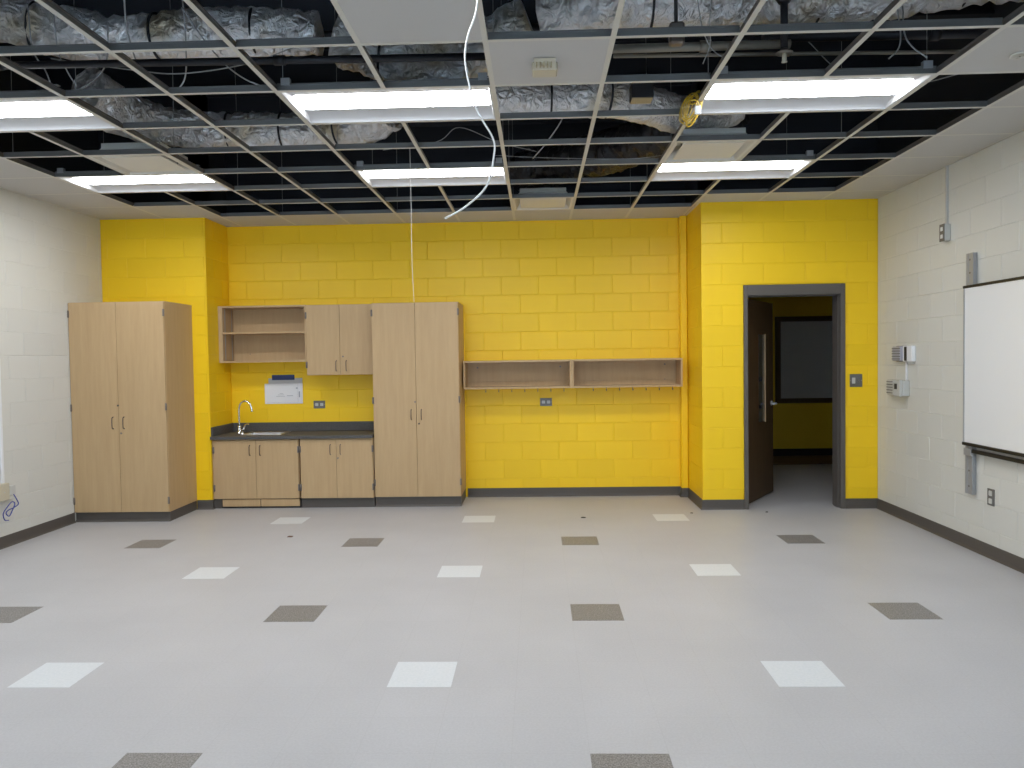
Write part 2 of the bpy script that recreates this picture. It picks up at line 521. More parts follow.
# small pilaster in the right corner of the recess
pl = put('wall_pilaster', MB().bbox(2.29, XD - .004, 4.885, YR - .001, 0, H, .006), 'yellow', origin=(2.29, 4.885, 0))
tag(pl, 'slim yellow pilaster in the right corner of the recess', 'wall', kind='structure')

# baseboards (cove profile swept along the wall foot)
BASE_H = 0.098
def base(name, label, pts):
    """pts: polyline along the wall foot, room on the right-hand side"""
    mb = MB()
    prof = [(0.0, 0.0), (0.020, 0.0), (0.010, 0.012), (0.007, 0.03), (0.006, BASE_H - .003), (0.003, BASE_H), (0.0, BASE_H)]
    P = [Vector((p[0], p[1], 0)) for p in pts]
    rings = []
    for i, p in enumerate(P):
        ds = []
        if i > 0: ds.append((P[i] - P[i - 1]).normalized())
        if i < len(P) - 1: ds.append((P[i + 1] - P[i]).normalized())
        ns = [Vector((q.y, -q.x, 0)) for q in ds]
        n = ns[0] if len(ns) == 1 else (ns[0] + ns[1]) / (1 + ns[0].dot(ns[1]))
        rings.append([tuple(p + n * a + Vector((0, 0, z))) for a, z in prof])
    for a, b in zip(rings, rings[1:]):
        for k in range(len(prof)):
            k2 = (k + 1) % len(prof)
            mb.poly([a[k], b[k], b[k2], a[k2]])
    mb.poly(rings[0]); mb.poly(rings[-1])
    return tag(put(name, mb, 'base', origin=(pts[0][0], pts[0][1], 0)), label, 'baseboard', kind='structure')
base('baseboard_right', 'dark grey rubber base along the cream right wall', [(XR, YD), (XR, YF)])
base('baseboard_left', 'dark grey rubber base along the cream left wall', [(XL, YF), (XL, 3.80)])
base('baseboard_back', 'dark grey rubber base along the yellow recess wall and its right return', [(-0.06, YR), (2.29, YR), (2.29, 4.885), (XD, 4.885), (XD, YD), (2.776, YD)])
base('baseboard_back_right', 'short dark grey rubber base right of the door', [(3.765, YD), (XR, YD)])
base('baseboard_back_left', 'short dark grey rubber base between tall cabinet and sink unit', [(-2.86, YL), (XC, YL), (XC, 4.452)])

# ------------------------------------------------------------------ plenum shell
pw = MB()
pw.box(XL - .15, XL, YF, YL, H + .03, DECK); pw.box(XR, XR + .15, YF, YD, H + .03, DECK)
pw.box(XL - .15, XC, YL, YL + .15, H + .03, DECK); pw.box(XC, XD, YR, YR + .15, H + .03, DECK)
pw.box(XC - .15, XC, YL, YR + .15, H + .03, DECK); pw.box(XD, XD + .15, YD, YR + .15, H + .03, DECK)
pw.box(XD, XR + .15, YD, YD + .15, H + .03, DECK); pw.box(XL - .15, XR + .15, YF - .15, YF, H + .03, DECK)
tag(put('wall_plenum', pw, 'plenum_shade'), 'unfinished wall surfaces above the ceiling grid, shade put in as near-black colour', 'wall', kind='structure')
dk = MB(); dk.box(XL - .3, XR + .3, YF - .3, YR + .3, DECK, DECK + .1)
deck = tag(put('roof_deck', dk, 'plenum_shade'), 'roof deck seen through the open ceiling grid, shade put in as near-black colour', 'ceiling', kind='structure')
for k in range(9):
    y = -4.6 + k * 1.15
    put('joist', MB().box(XL, XR, y - .05, y + .05, DECK - .02, DECK).box(XL, XR, y - .006, y + .006, DECK - .34, DECK).box(XL, XR, y - .05, y + .05, DECK - .36, DECK - .34), 'plenum_shade', deck)

# ------------------------------------------------------------------ suspended ceiling
wa = MB()
def angle(x0, y0, x1, y1, nx, ny):
    wa.box(min(x0, x1, x0 + nx * .024, x1 + nx * .024), max(x0, x1, x0 + nx * .024, x1 + nx * .024), min(y0, y1, y0 + ny * .024, y1 + ny * .024), max(y0, y1, y0 + ny * .024, y1 + ny * .024), H - .0005, H + .0008)
    wa.box(min(x0, x1, x0 + nx * .0012, x1 + nx * .0012), max(x0, x1, x0 + nx * .0012, x1 + nx * .0012), min(y0, y1, y0 + ny * .0012, y1 + ny * .0012), max(y0, y1, y0 + ny * .0012, y1 + ny * .0012), H, H + .024)
angle(XL, YF, XL, YL, 1, 0); angle(XR, YF, XR, YD, -1, 0)
angle(XL, YL, XC, YL, 0, -1); angle(XC, YL, XC, YR, 1, 0); angle(XC, YR, XD, YR, 0, -1)
angle(XD, YD, XD, YR, -1, 0); angle(XD, YD, XR, YD, 0, -1); angle(XL, YF, XR, YF, 0, 1)
ceil = tag(put('ceiling', wa, 'grid_white'), 'suspended ceiling grid with most of its tiles missing', 'ceiling', kind='structure')

def tee_mesh(L, name):
    mb = MB()
    fw, wh = 0.0135, 0.040
    mb.box(0, L, -fw, fw, 0.0, 0.0012, 0)              # painted flange
    mb.box(0, L, -.0012, .0012, 0.0012, wh - .008, 1)   # web
    mb.box(0, L, -.004, .004, wh - .008, wh, 1)         # bulb
    return mb.mesh(name, [M['grid_white'], M['galv']])
TEES = {}
def tee(name, x, y, L, along):
    key = (name, round(L, 3))
    if key not in TEES: TEES[key] = tee_mesh(L, name)
    o = bpy.data.objects.new(name, TEES[key])
    o.location = (x, y, H + (0 if along == 'y' else 0.0003)); o.rotation_euler.z = math.pi / 2 if along == 'y' else 0
    o.parent = ceil
    COL.objects.link(o)
def yend(x): return YL if x < XC else (YR if x < XD else YD)
LIGHT_ROWS = (1, 4, -2)
MAINS = [LX(i) for i in range(-6, 5, 2)]
for x in MAINS: tee('main_tee', x, YF, yend(x) - YF, 'y')
JS = range(-9, 8)
for i in range(-5, 6, 2):                                # short tees that halve the four-foot bays
    x = LX(i)
    for j in range(-9, 8):
        y0 = max(LY(j), YF); y1 = min(LY(j + 1), yend(x))
        if y1 - y0 < .05: continue
        if i in (-5, -1, 3) and j in LIGHT_ROWS: continue
        tee('short_tee', x, y0 + .0135, y1 - y0 - .027, 'y')
EDGES = [XL] + MAINS + [XR]
for j in JS:
    y = LY(j)
    for a, b in zip(EDGES, EDGES[1:]):
        lo, hi = a, b
        if y > YD: hi = min(hi, XD)
        if y > YL: lo = max(lo, XC)
        if hi - lo < .05: continue
        tee('cross_tee', lo + .0135, y, hi - lo - .027, 'x')
for x in MAINS:                                          # hanger wires
    for j in range(-1, 8, 2):
        y = LY(j) + .12
        if y < yend(x): put('hanger_wire', MB().tube([(x, y, H + .035), (x + .004, y + .006, 3.7), (x, y, DECK)], .0016, 5), 'cable_grey', ceil)

TILES = {}
def ctile(x0, x1, y0, y1, z=H + .0016):
    w, d = round(x1 - x0 - .006, 3), round(y1 - y0 - .006, 3)
    if (w, d) not in TILES:
        TILES[(w, d)] = MB().box(-w / 2, w / 2, -d / 2, d / 2, 0, .016).mesh('ceiling_tile', [M['tile_ceiling']])
    o = bpy.data.objects.new('ceiling_tile', TILES[(w, d)])
    o.location = ((x0 + x1) / 2, (y0 + y1) / 2, z); o.parent = ceil
    COL.objects.link(o)
def cell(i, j):
    x0, x1, y0, y1 = LX(i), LX(i + 1), LY(j), LY(j + 1)
    if i == -7: x0 = XL + .002
    if i == 5: x1 = XR - .002
    if j == 7:
        x0 = max(x0, XC + .002); x1 = min(x1, XD - .002); y1 = YR - .002
    if j == 6 and i >= 3: y1 = YD - .002
    if j == 6 and i <= -6: y1 = YL - .002
    return x0, x1, y0, y1
for i, j in [(-1, -1), (0, 0), (4, 0), (3, 6), (4, 6), (-6, 6)] + [(5, j) for j in range(-2, 7)] + [(-7, j) for j in range(-2, 7)] + [(i, 7) for i in range(-6, 3)]:
    ctile(*cell(i, j))

# ------------------------------------------------------------------ troffers
def make_troffer():
    w, d = 2 * GX - .008, GY - .008
    t = thing('ceiling_light', (0, 0, 0), '', 'ceiling light', 'recessed ceiling lights')
    z0 = H + .0016
    # housing: open tray above the grid
    mb = MB()
    mb.box(-w / 2, w / 2, -d / 2, d / 2, z0 + .043, z0 + .046)
    for a in (-1, 1):
        mb.box(-w / 2, w / 2, a * (d / 2 - .001) - .001, a * (d / 2 - .001) + .001, z0, z0 + .046)
        mb.box(a * (w / 2 - .001) - .001, a * (w / 2 - .001) + .001, -d / 2, d / 2, z0, z0 + .046)
    put('housing', mb, 'galv', t)
    # face: flat rim plus sloping curved reflector round a raised lens
    def rrect(hx, hy, r, z, n=5):
        P = []
        for cx, cy, a0 in ((hx - r, hy - r, 0), (-hx + r, hy - r, 90), (-hx + r, -hy + r, 180), (hx - r, -hy + r, 270)):
            for k in range(n + 1):
                a = math.radians(a0 + 90 * k / n)
                P.append((cx + r * math.cos(a), cy + r * math.sin(a), z))
        return P
    LXH, LYH, LZ = w / 2 - .030, .135, z0 + .036
    rings = [rrect(w / 2, d / 2, .001, z0), rrect(w / 2 - .018, d / 2 - .018, .004, z0)]
    for s in (0.0, .25, .5, .75, 1.0):
        hx = (w / 2 - .02) * (1 - s) + LXH * s
        hy = (d / 2 - .02) * (1 - s) + LYH * s
        rings.append(rrect(hx, hy, .004 + .035 * s, z0 + .003 + (LZ - z0 - .003) * math.sin(s * math.pi / 2) ** 0.9))
    mb = MB()
    n0 = len(rings[0])
    for r in rings: mb.v += r
    for a in range(len(rings) - 1):
        for k in range(n0):
            k2 = (k + 1) % n0
            mb.f.append([a * n0 + k, a * n0 + k2, (a + 1) * n0 + k2, (a + 1) * n0 + k]); mb.mi.append(0); mb.smooth.append(a >= 2)
    put('reflector', mb, 'reflector', t)
    mb = MB()
    mb.poly(list(reversed(rrect(LXH + .002, LYH + .002, .039, LZ + .001))))
    put('lens', mb, 'lens', t)
    for sx in (-1, 1):
        x = sx * (w / 2 - .05)
        put('clip', MB().box(x - .025, x + .025, -d / 2 - .012, -d / 2 - .008, z0 + .03, z0 + .07).box(x - .025, x + .025, -d / 2 - .012, -d / 2 + .02, z0 + .068, z0 + .071).box(x - sx * .025, x - sx * .02, -d / 2 - .012, -d / 2 + .02, z0 + .03, z0 + .07), 'alu', t)
    return t
tro = None
names = {-5: 'left', -1: 'centre', 3: 'right'}
rowname = {1: 'nearer row', 4: 'farther row', -2: 'row above the picture'}
for j in LIGHT_ROWS:
    for i in (-5, -1, 3):
        if tro is None: tro = make_troffer(); o = tro
        else: o = copy_tree(tro)
        o.location = (LX(i), LY(j) + GY / 2, 0)
        o['label'] = 'lit white ceiling troffer, %s of three in the %s' % (names[i], rowname[j])

# ------------------------------------------------------------------ air diffusers
def diffuser(i, j, label):
    x0, x1, y0, y1 = cell(i, j)
    cx, cy = (x0 + x1) / 2, (y0 + y1) / 2
    t = thing('air_diffuser', (cx, cy, H), label, 'air vent', 'square plaque air diffusers')
    hx, hy = (x1 - x0) / 2 - .004, (y1 - y0) / 2 - .004
    z = H + .0016
    mb = MB()
    def ring(a, az, b, bz):
        A = [(cx - hx * a, cy - hy * a, az), (cx + hx * a, cy - hy * a, az), (cx + hx * a, cy + hy * a, az), (cx - hx * a, cy + hy * a, az)]
        B = [(cx - hx * b, cy - hy * b, bz), (cx + hx * b, cy - hy * b, bz), (cx + hx * b, cy + hy * b, bz), (cx - hx * b, cy + hy * b, bz)]
        for k in range(4): mb.poly([A[k], A[(k + 1) % 4], B[(k + 1) % 4], B[k]])
    ring(1, z, .90, z); ring(.90, z, .74, z + .075); ring(.74, z + .075, .74, z + .11)
    mb.poly([(cx - hx * .74, cy - hy * .74, z + .11), (cx + hx * .74, cy - hy * .74, z + .11), (cx + hx * .74, cy + hy * .74, z + .11), (cx - hx * .74, cy + hy * .74, z + .11)])
    put('frame', mb, 'diffuser', t)
    put('plaque', MB().bbox(cx - hx * .74, cx + hx * .74, cy - hy * .74, cy + hy * .74, z + .004, z + .016, .004), 'diffuser', t)
    put('neck', MB().lathe((cx, cy, z), [(.12, .11), (.12, .14)], 20), 'galv', t)
    for sx in (-1, 1):
        for sy in (-1, 1): put('bracket', MB().box(cx + sx * hx * .55 - .004, cx + sx * hx * .55 + .004, cy + sy * hy * .55 - .004, cy + sy * hy * .55 + .004, z + .014, z + .11), 'galv', t)
diffuser(-5, 3, 'square off-white air diffuser beside the farther left ceiling light')
diffuser(2, 3, 'square off-white air diffuser beside the farther right ceiling light')
diffuser(0, 6, 'square off-white air diffuser nearest the yellow recess wall')

# sensor box on the near ceiling tile
t = thing('occupancy_sensor', (.79, .48, H), 'beige sensor box mounted on the ceiling tile near the centre', 'sensor')
put('body', MB().bbox(.725, .855, .43, .545, H - .040, H + .0016, .006), 'beige', t)
put('wedge_cover', MB().extrude([(.735, .43, H - .001), (.735, .375, H - .003), (.735, .43, H - .038)], (0, 0, 0), (.11, 0, 0)), 'beige', t)
for k in range(5):
    put('louvre', MB().box(.745 + k * .0185, .752 + k * .0185, .392, .431, H - .036 + .002, H - .014), 'kraft', t)
# sprinkler escutcheon ring on the right tile
t = thing('fire_sprinkler', (3.215, .517, H), 'small white sprinkler ring on the right ceiling tile', 'sprinkler')
put('escutcheon', MB().lathe((3.215, .517, H), [(.045, .0016), (.047, -.004), (.038, -.007), (.030, -.002), (.0, -.002)], 24), 'grid_white', t)
put('deflector', MB().lathe((3.215, .517, H), [(.0, -.003), (.008, -.012), (.016, -.014), (.016, -.016), (.0, -.016)], 16), 'grid_white', t)

# ------------------------------------------------------------------ cabinetry helpers
def pull(door, x, yf, z0, z1):
    r = .0045
    pts = [(x, yf, z0), (x, yf - .020, z0 + .004), (x, yf - .029, z0 + .016), (x, yf - .031, (z0 + z1) / 2), (x, yf - .029, z1 - .016), (x, yf - .020, z1 - .004), (x, yf, z1)]
    put('handle', MB().tube(spline(pts, 4), r, 8), 'pull', door)
def hinge(door, x, yf, zs):
    for z in zs:
        put('hinge', MB().tube([(x, yf - .004, z - .035), (x, yf - .004, z + .035)], .006, 8).box(x - .010, x + .010, yf - .002, yf + .002, z - .033, z + .033), 'hinge', door)
def lock(door, x, yf, z, m='black'):
    put('lock', MB().disc((x, yf + .001, z), (0, -1, 0), .009, .006, 14).box(x - .0012, x + .0012, yf - .0058, yf - .0052, z - .005, z + .005), m, door)
def door_pair(parent, x0, x1, z0, z1, yf, th=.019):
    xm = (x0 + x1) / 2
    out = []
    for a, b in ((x0, xm - .0015), (xm + .0015, x1)):
        out.append(put('door', MB().bbox(a, b, yf, yf + th, z0, z1, .0015), 'maple', parent))
    return out

# left tall cabinet
X0, X1, YC, Z0, Z1 = -3.803, -2.862, 3.80, .095, 2.142
t = thing('tall_cabinet', ((X0 + X1) / 2, (YC + YL) / 2, 0), 'tall two-door maple cabinet standing against the cream left wall', 'cabinet', 'tall maple cabinets')
put('body', MB().bbox(X0, X1, YC + .021, YL - .002, Z0, Z1, .002), 'maple', t)
put('plinth', MB().box(X0, X1 - .004, YC + .028, YL - .002, 0, Z0).extrude([(X0, YC + .03, 0), (X0, YC + .012, 0), (X0, YC + .022, .02), (X0, YC + .03, .02)], (0, 0, 0), (X1 - X0, 0, 0)), 'base', t)
L_, R_ = door_pair(t, X0 + .003, X1 - .003, Z0 + .003, Z1 - .004, YC)
pull(L_, -3.386, YC, .912, 1.027); pull(R_, -3.278, YC, .912, 1.027)
lock(L_, -3.336, YC, 1.138); lock(R_, -3.312, YC, .868, 'hinge')
hinge(L_, X0 + .004, YC, (.21, 1.12, 2.03)); hinge(R_, X1 - .002, YC, (.21, 1.12, 2.03))

# centre tall cabinet
X0, X1, YC, Z0, Z1 = -.985, -.080, 4.445, .105, 2.134
t = thing('tall_cabinet', ((X0 + X1) / 2, (YC + YR) / 2, 0), 'tall two-door maple cabinet at the right end of the counter', 'cabinet', 'tall maple cabinets')
put('body', MB().bbox(X0, X1, YC + .021, YR - .002, Z0, Z1, .002), 'maple', t)
put('plinth', MB().box(X0, X1 - .004, YC + .03, YR - .002, 0, Z0).extrude([(X0, YC + .032, 0), (X0, YC + .014, 0), (X0, YC + .024, .02), (X0, YC + .032, .02)], (0, 0, 0), (X1 - X0, 0, 0)), 'base', t)
L_, R_ = door_pair(t, X0 + .003, X1 - .003, Z0 + .003, Z1 - .004, YC)
pull(L_, -.586, YC, .915, 1.020); pull(R_, -.480, YC, .915, 1.020)
lock(R_, -.508, YC, .873); lock(L_, -.545, YC, 1.10, 'hinge')
hinge(L_, X0 + .002, YC, (.26, 1.12, 2.03)); hinge(R_, X1 - .002, YC, (.26, 1.12, 2.03))

# sink base cabinet and its neighbour
def base_cab(X0, X1, label, hx, lockx, toe_panels):
    YC, Z0, Z1 = 4.425, .105, .732
    t = thing('base_cabinet', ((X0 + X1) / 2, (YC + YR) / 2, 0), label, 'cabinet', 'maple base cabinets')
    if toe_panels:                                        # open carcass so that the basin hangs free inside
        cb = MB().box(X0, X0 + .02, YC + .021, YR - .002, Z0, Z1).box(X1 - .018, X1, YC + .021, YR - .002, Z0, Z1).box(X0 + .02, X1 - .018, YC + .021, YR - .002, Z0, Z0 + .018)
        cb.box(X0 + .02, X1 - .018, YR - .012, YR - .002, Z0 + .018, Z1).box(X0 + .02, X1 - .018, YC + .021, YC + .040, Z1 - .08, Z1)
        put('body', cb, 'maple', t)
    else:
        put('body', MB().bbox(X0, X1, YC + .021, YR - .002, Z0, Z1, .002), 'maple', t)
    put('plinth', MB().box(X0, X1, YC + .045, YR - .002, 0, Z0).box(X0, X1, YC + .036, YC + .045, 0, Z0 - .002), 'base', t)
    L_, R_ = door_pair(t, X0 + (.022 if toe_panels else .006), X1 - .006, Z0 + .001, Z1 - .012, YC)
    pull(L_, hx[0], YC, .563, .668); pull(R_, hx[1], YC, .563, .668)
    if lockx: lock(R_, lockx, YC, .525, 'hinge')
    hinge(L_, X0 + (.021 if toe_panels else .005), YC, (.22, .62)); hinge(R_, X1 - .005, YC, (.22, .62))
    if toe_panels:
        for a, b in toe_panels:
            put('toe_panel', MB().bbox(a, b, YC + .012, YC + .0345, .022, .098, .002), 'maple', t)
        a, b = toe_panels[0][0], toe_panels[-1][1]
        put('toe_reveal', MB().box(a - .014, b + .010, YC + .030, YC + .0358, .008, .104), 'black', t)
base_cab(XC + .002, -1.776, 'maple two-door base cabinet under the sink with wooden toe panels', (-2.289, -2.180), None, [(-2.60, -2.199), (-2.190, -1.782)])
base_cab(-1.764, -.993, 'maple two-door base cabinet between sink unit and tall cabinet', (-1.438, -1.331), -1.362, None)

# counter with backsplash, sink cut-out
ct = thing('countertop', (-1.84, 4.69, .735), 'dark grey laminate countertop with backsplash over the base cabinets', 'countertop')
SX0, SX1, SY0, SY1 = -2.415, -2.02, 4.57, 4.87
mb = MB()
cx0, cx1, cy0, cy1, cz0, cz1 = XC + .002, -.992, 4.395, 4.998, .734, .765
mb.box(cx0, SX0, cy0, cy1, cz0, cz1); mb.box(SX1, cx1, cy0, cy1, cz0, cz1)
mb.box(SX0, SX1, cy0, SY0, cz0, cz1); mb.box(SX0, SX1, SY1, cy1, cz0, cz1)
put('top', mb, 'counter', ct)
put('backsplash', MB().bbox(cx0 + .02, cx1, 4.976, 4.998, cz1, .862, .003), 'counter', ct)
put('side_splash', MB().bbox(cx0, cx0 + .02, 4.42, 4.998, cz1, .862, .003), 'counter', ct)

sk = thing('sink', ((SX0 + SX1) / 2, (SY0 + SY1) / 2, .765), 'stainless steel drop-in sink set in the dark counter', 'sink')
mb = MB()
def rect(a, z): return [(SX0 - a, SY0 - a, z), (SX1 + a, SY0 - a, z), (SX1 + a, SY1 + a, z), (SX0 - a, SY1 + a, z)]
R4 = [rect(.022, .7655), rect(.020, .770), rect(-.004, .770), rect(-.012, .762), rect(-.030, .62), rect(-.06, .605)]
for a, b in zip(R4, R4[1:]):
    for k in range(4): mb.poly([a[k], a[(k + 1) % 4], b[(k + 1) % 4], b[k]])
mb.poly(R4[-1])
put('basin', mb, 'steel', sk)
put('drain', MB().lathe(((SX0 + SX1) / 2, (SY0 + SY1) / 2, .605), [(.0, .002), (.03, .002), (.042, .004), (.045, .0005)], 20), 'chrome', sk)

fc = thing('faucet', (-2.518, 4.74, .765), 'chrome gooseneck faucet with side lever left of the sink', 'faucet')
put('base', MB().lathe((-2.518, 4.74, .765), [(.0, 0), (.030, 0), (.030, .006), (.021, .012), (.019, .07), (.016, .085), (.0, .085)], 20), 'chrome', fc)
put('spout', MB().tube(spline([(-2.518, 4.74, .845), (-2.518, 4.74, .98), (-2.515, 4.74, 1.05), (-2.493, 4.738, 1.10), (-2.448, 4.735, 1.118), (-2.403, 4.732, 1.098), (-2.380, 4.73, 1.055), (-2.373, 4.73, 1.02)], 6), .0105, 12), 'chrome', fc)
put('aerator', MB().lathe((-2.372, 4.73, 1.002), [(.0, 0), (.0125, 0), (.0125, .022), (.0, .022)], 14), 'chrome', fc)
put('lever', MB().tube(spline([(-2.503, 4.735, .80), (-2.473, 4.725, .805), (-2.458, 4.72, .835), (-2.438, 4.715, .862), (-2.403, 4.71, .868)], 5), [.012 - .0002 * k for k in range(21)], 10), 'chrome', fc)
tag(put('soap_knob', MB().lathe((-2.455, 4.66, .765), [(.0, 0), (.02, 0), (.02, .005), (.012, .009), (.012, .022), (.016, .026), (.0, .03)], 16), 'chrome', origin=(-2.455, 4.66, .765)), 'tiny chrome knob on the counter between faucet and sink', 'knob')

# open upper shelf
X0, X1, YC, Z0, Z1, th = XC + .002, -1.745, 4.685, 1.535, 2.146, .019
t = thing('wall_shelf', ((X0 + X1) / 2, YR - .15, Z0), 'open maple wall shelf with one middle board above the sink', 'shelf')
put('side_panel', MB().bbox(X0, X0 + .045, YC, YC + .019, Z0, Z1, .001), 'maple_edge', t)
put('side_panel', MB().bbox(X0 + .026, X0 + .045, YC + .019, YR - .002, Z0, Z1, .001), 'maple', t)
put('side_panel', MB().bbox(X1 - th, X1, YC, YR - .002, Z0, Z1, .001), 'maple', t)
put('top_panel', MB().bbox(X0 + .045, X1 - th, YC, YR - .002, Z1 - th, Z1, .001), 'maple', t)
put('bottom_panel', MB().bbox(X0 + .045, X1 - th, YC, YR - .002, Z0, Z0 + th, .001), 'maple', t)
put('back_panel', MB().box(X0 + .045, X1 - th, YR - .010, YR - .002, Z0 + th, Z1 - th), 'maple', t)
put('shelf_board', MB().bbox(X0 + .047, X1 - th - .002, YC + .008, YR - .011, 1.845, 1.845 + .019, .001), 'maple', t)
for x in (X0 + .0455, X1 - th - .0035):
    for y in (YC + .06, YR - .07): put('shelf_standard', MB().box(x, x + .003, y, y + .016, Z0 + th + .01, Z1 - th - .01), 'alu', t)
put('screw', MB().disc((-2.47, YR - .0102, 1.63), (0, -1, 0), .006, .002, 10), 'hinge', t)

# upper two-door cabinet
X0, X1, YC, Z0, Z1 = -1.740, -1.012, 4.66, 1.388, 2.142
t = thing('upper_cabinet', ((X0 + X1) / 2, YR - .16, Z0), 'maple two-door wall cabinet between open shelf and tall cabinet', 'cabinet')
put('body', MB().bbox(X0, X1, YC + .021, YR - .002, Z0, Z1, .002), 'maple', t)
L_, R_ = door_pair(t, X0 + .003, X1 - .003, Z0 + .003, Z1 - .003, YC)
pull(L_, -1.417, YC, 1.433, 1.540); pull(R_, -1.308, YC, 1.433, 1.540); lock(R_, -1.345, YC, 1.585, 'hinge')
hinge(L_, X0 + .002, YC, (1.50, 2.03)); hinge(R_, X1 - .002, YC, (1.50, 2.03))

# coat cubbies
def cubby(X0, X1, label, hooks, screws):
    YC, Z0, Z1, th = 4.70, 1.212, 1.516, .020
    t = thing('coat_shelf', ((X0 + X1) / 2, YR - .15, Z0), label, 'shelf', 'open maple coat shelves')
    put('side_panel', MB().bbox(X0, X0 + th, YC, YR - .002, Z0, Z1, .001), 'maple', t)
    put('side_panel', MB().bbox(X1 - th, X1, YC, YR - .002, Z0, Z1, .001), 'maple', t)
    put('top_panel', MB().bbox(X0 + th, X1 - th, YC, YR - .002, Z1 - th, Z1, .001), 'maple', t)
    put('bottom_panel', MB().bbox(X0 + th, X1 - th, YC, YR - .002, Z0, Z0 + th, .001), 'maple', t)
    put('back_panel', MB().box(X0 + th, X1 - th, YR - .010, YR - .002, Z0 + th, Z1 - th), 'maple', t)
    put('hanging_rail', MB().bbox(X0 + th, X1 - th, YR - .022, YR - .010, Z0 + th, Z0 + th + .05, .001), 'maple', t)
    for x, z in screws:
        put('screw', MB().disc((x, YR - .0098, z), (0, -1, 0), .010, .004, 10), 'hinge', t)
    for x in hooks:
        pts = [(x, 4.80, Z0), (x, 4.80, Z0 - .018), (x, 4.795, Z0 - .030), (x, 4.78, Z0 - .036), (x, 4.765, Z0 - .028), (x, 4.762, Z0 - .018)]
        put('coat_hook', MB().tube(spline(pts, 3), .004, 6).lathe((x, 4.80, Z0), [(.012, 0), (.012, -.003), (.0, -.003)], 10), 'hinge', t)
cubby(-.062, 1.097, 'open maple coat shelf with hooks beside the tall cabinet', [.172 + .1405 * k for k in range(7)], [(.07, 1.44), (.07, 1.27), (.985, 1.44), (.985, 1.27)])
cubby(1.099, 2.272, 'open maple coat shelf with hooks beside the right pilaster', [1.33 + .1415 * k for k in range(7)], [(1.18, 1.27), (2.13, 1.45), (2.13, 1.28)])

# wall papers
t = thing('paper_notice', (-2.10, YR, 1.07), 'white printed papers under a navy clip taped above the sink', 'paper')
put('backing_sheet', MB().box(-2.275, -1.893, YR - .004, YR - .0005, 1.12, 1.355), 'paper_grey', t)
fs = put('front_sheet', MB().box(-2.318, -1.890, YR - .010, YR - .006, 1.070, 1.295), 'paper', t)
put('clip_strip', MB().bbox(-2.232, -1.980, YR - .014, YR - .003, 1.335, 1.392, .002), 'blue_plastic', t)
mb = MB()
random.seed(3)
for k in range(3):
    mb.box(-2.19 + .02 * k, -2.09 - .01 * k, YR - .0106, YR - .0099, 1.150 + .016 * k, 1.154 + .016 * k)
mb.box(-2.07, -2.00, YR - .0106, YR - .0099, 1.155, 1.161)
mb.box(-1.935, -1.920, YR - .0106, YR - .0099, 1.14, 1.205)
mb.box(-1.965, -1.945, YR - .0106, YR - .0099, 1.235, 1.250)
mb.box(-1.945, -1.9435, YR - .0106, YR - .0099, 1.085, 1.285); mb.box(-2.30, -1.905, YR - .0106, YR - .0099, 1.0835, 1.085)
put('print', mb, 'print', fs)

# cover plates on the yellow walls
def plate_y(name, label, x0, x1, z0, z1, y, cat, kind):
    t = thing(name, ((x0 + x1) / 2, y, z0), label, cat)
    put('plate', MB().bbox(x0, x1, y - .007, y, z0, z1, .003), 'plate_grey', t)
    xm, zm = (x0 + x1) / 2, (z0 + z1) / 2
    if kind == 'outlet':
        for s in (-1, 1):
            r = put('receptacle', MB().bbox(xm + s * .028 - .017, xm + s * .028 + .017, y - .010, y - .006, zm - .016, zm + .016, .003), 'ivory', t)
            put('slot', MB().box(xm + s * .028 - .008, xm + s * .028 - .001, y - .0105, y - .0098, zm + .005, zm + .007).box(xm + s * .028 - .008, xm + s * .028 - .001, y - .0105, y - .0098, zm - .007, zm - .005), 'black', r)
    else:
        put('rocker', MB().bbox(xm - .042, xm - .008, y - .011, y - .006, zm - .030, zm + .030, .002), 'ivory', t)
        put('key_switch', MB().disc((xm + .028, y - .006, zm), (0, -1, 0), .009, .006, 12), 'chrome', t)
    for sx in (-1, 1): put('screw', MB().disc((xm + sx * (x1 - x0) * .44, y - .0065, zm), (0, -1, 0), .003, .001, 8), 'steel', t)
plate_y('outlet', 'grey outlet plate above the counter right of the papers', -1.772, -1.642, 1.012, 1.098, YR, 'outlet', 'outlet')
plate_y('outlet', 'grey outlet plate on the yellow wall under the coat shelf', .757, .888, 1.006, 1.094, YR, 'outlet', 'outlet')
plate_y('light_switch', 'grey two-gang light switch plate right of the door', 3.812, 3.934, 1.205, 1.332, YD, 'light switch', 'switch')

# ------------------------------------------------------------------ door, frame and the dark room beyond
df = MB()
fx0, fx1, fz = 2.776, 3.765, 2.226
y0, y1 = YD - .018, YD + .205
df.bbox(fx0, fx0 + .040, y0, y1, 0, fz, .003); df.bbox(fx1 - .046, fx1, y0, y1, 0, fz, .003); df.bbox(fx0 + .040, fx1 - .046, y0, y1, fz - .103, fz, .003)
df.box(fx1 - .055, fx1 - .046, y0 + .06, y1 - .05, 0, fz - .103); df.box(fx0 + .040, fx1 - .046, y0 + .06, y1 - .05, fz - .112, fz - .103); df.box(fx0 + .040, fx0 + .048, y0 + .06, y1 - .05, 0, fz - .103)
d1 = tag(put('door_1', df, 'frame', origin=(fx0, YD, 0)), 'dark grey metal door frame in the yellow wall with open wooden door', 'door', kind='structure')
ANG = math.radians(57.5)
hx, hy = 2.868, YD + .20
def leaf_pts(mb):
    c, s = math.cos(ANG), math.sin(ANG)
    mb.v = [(hx + x * c - y * s, hy + x * s + y * c, z) for x, y, z in mb.v]
    return mb
LW = .895
GA, GB, GZ0, GZ1 = .37, .585, .82, 1.75
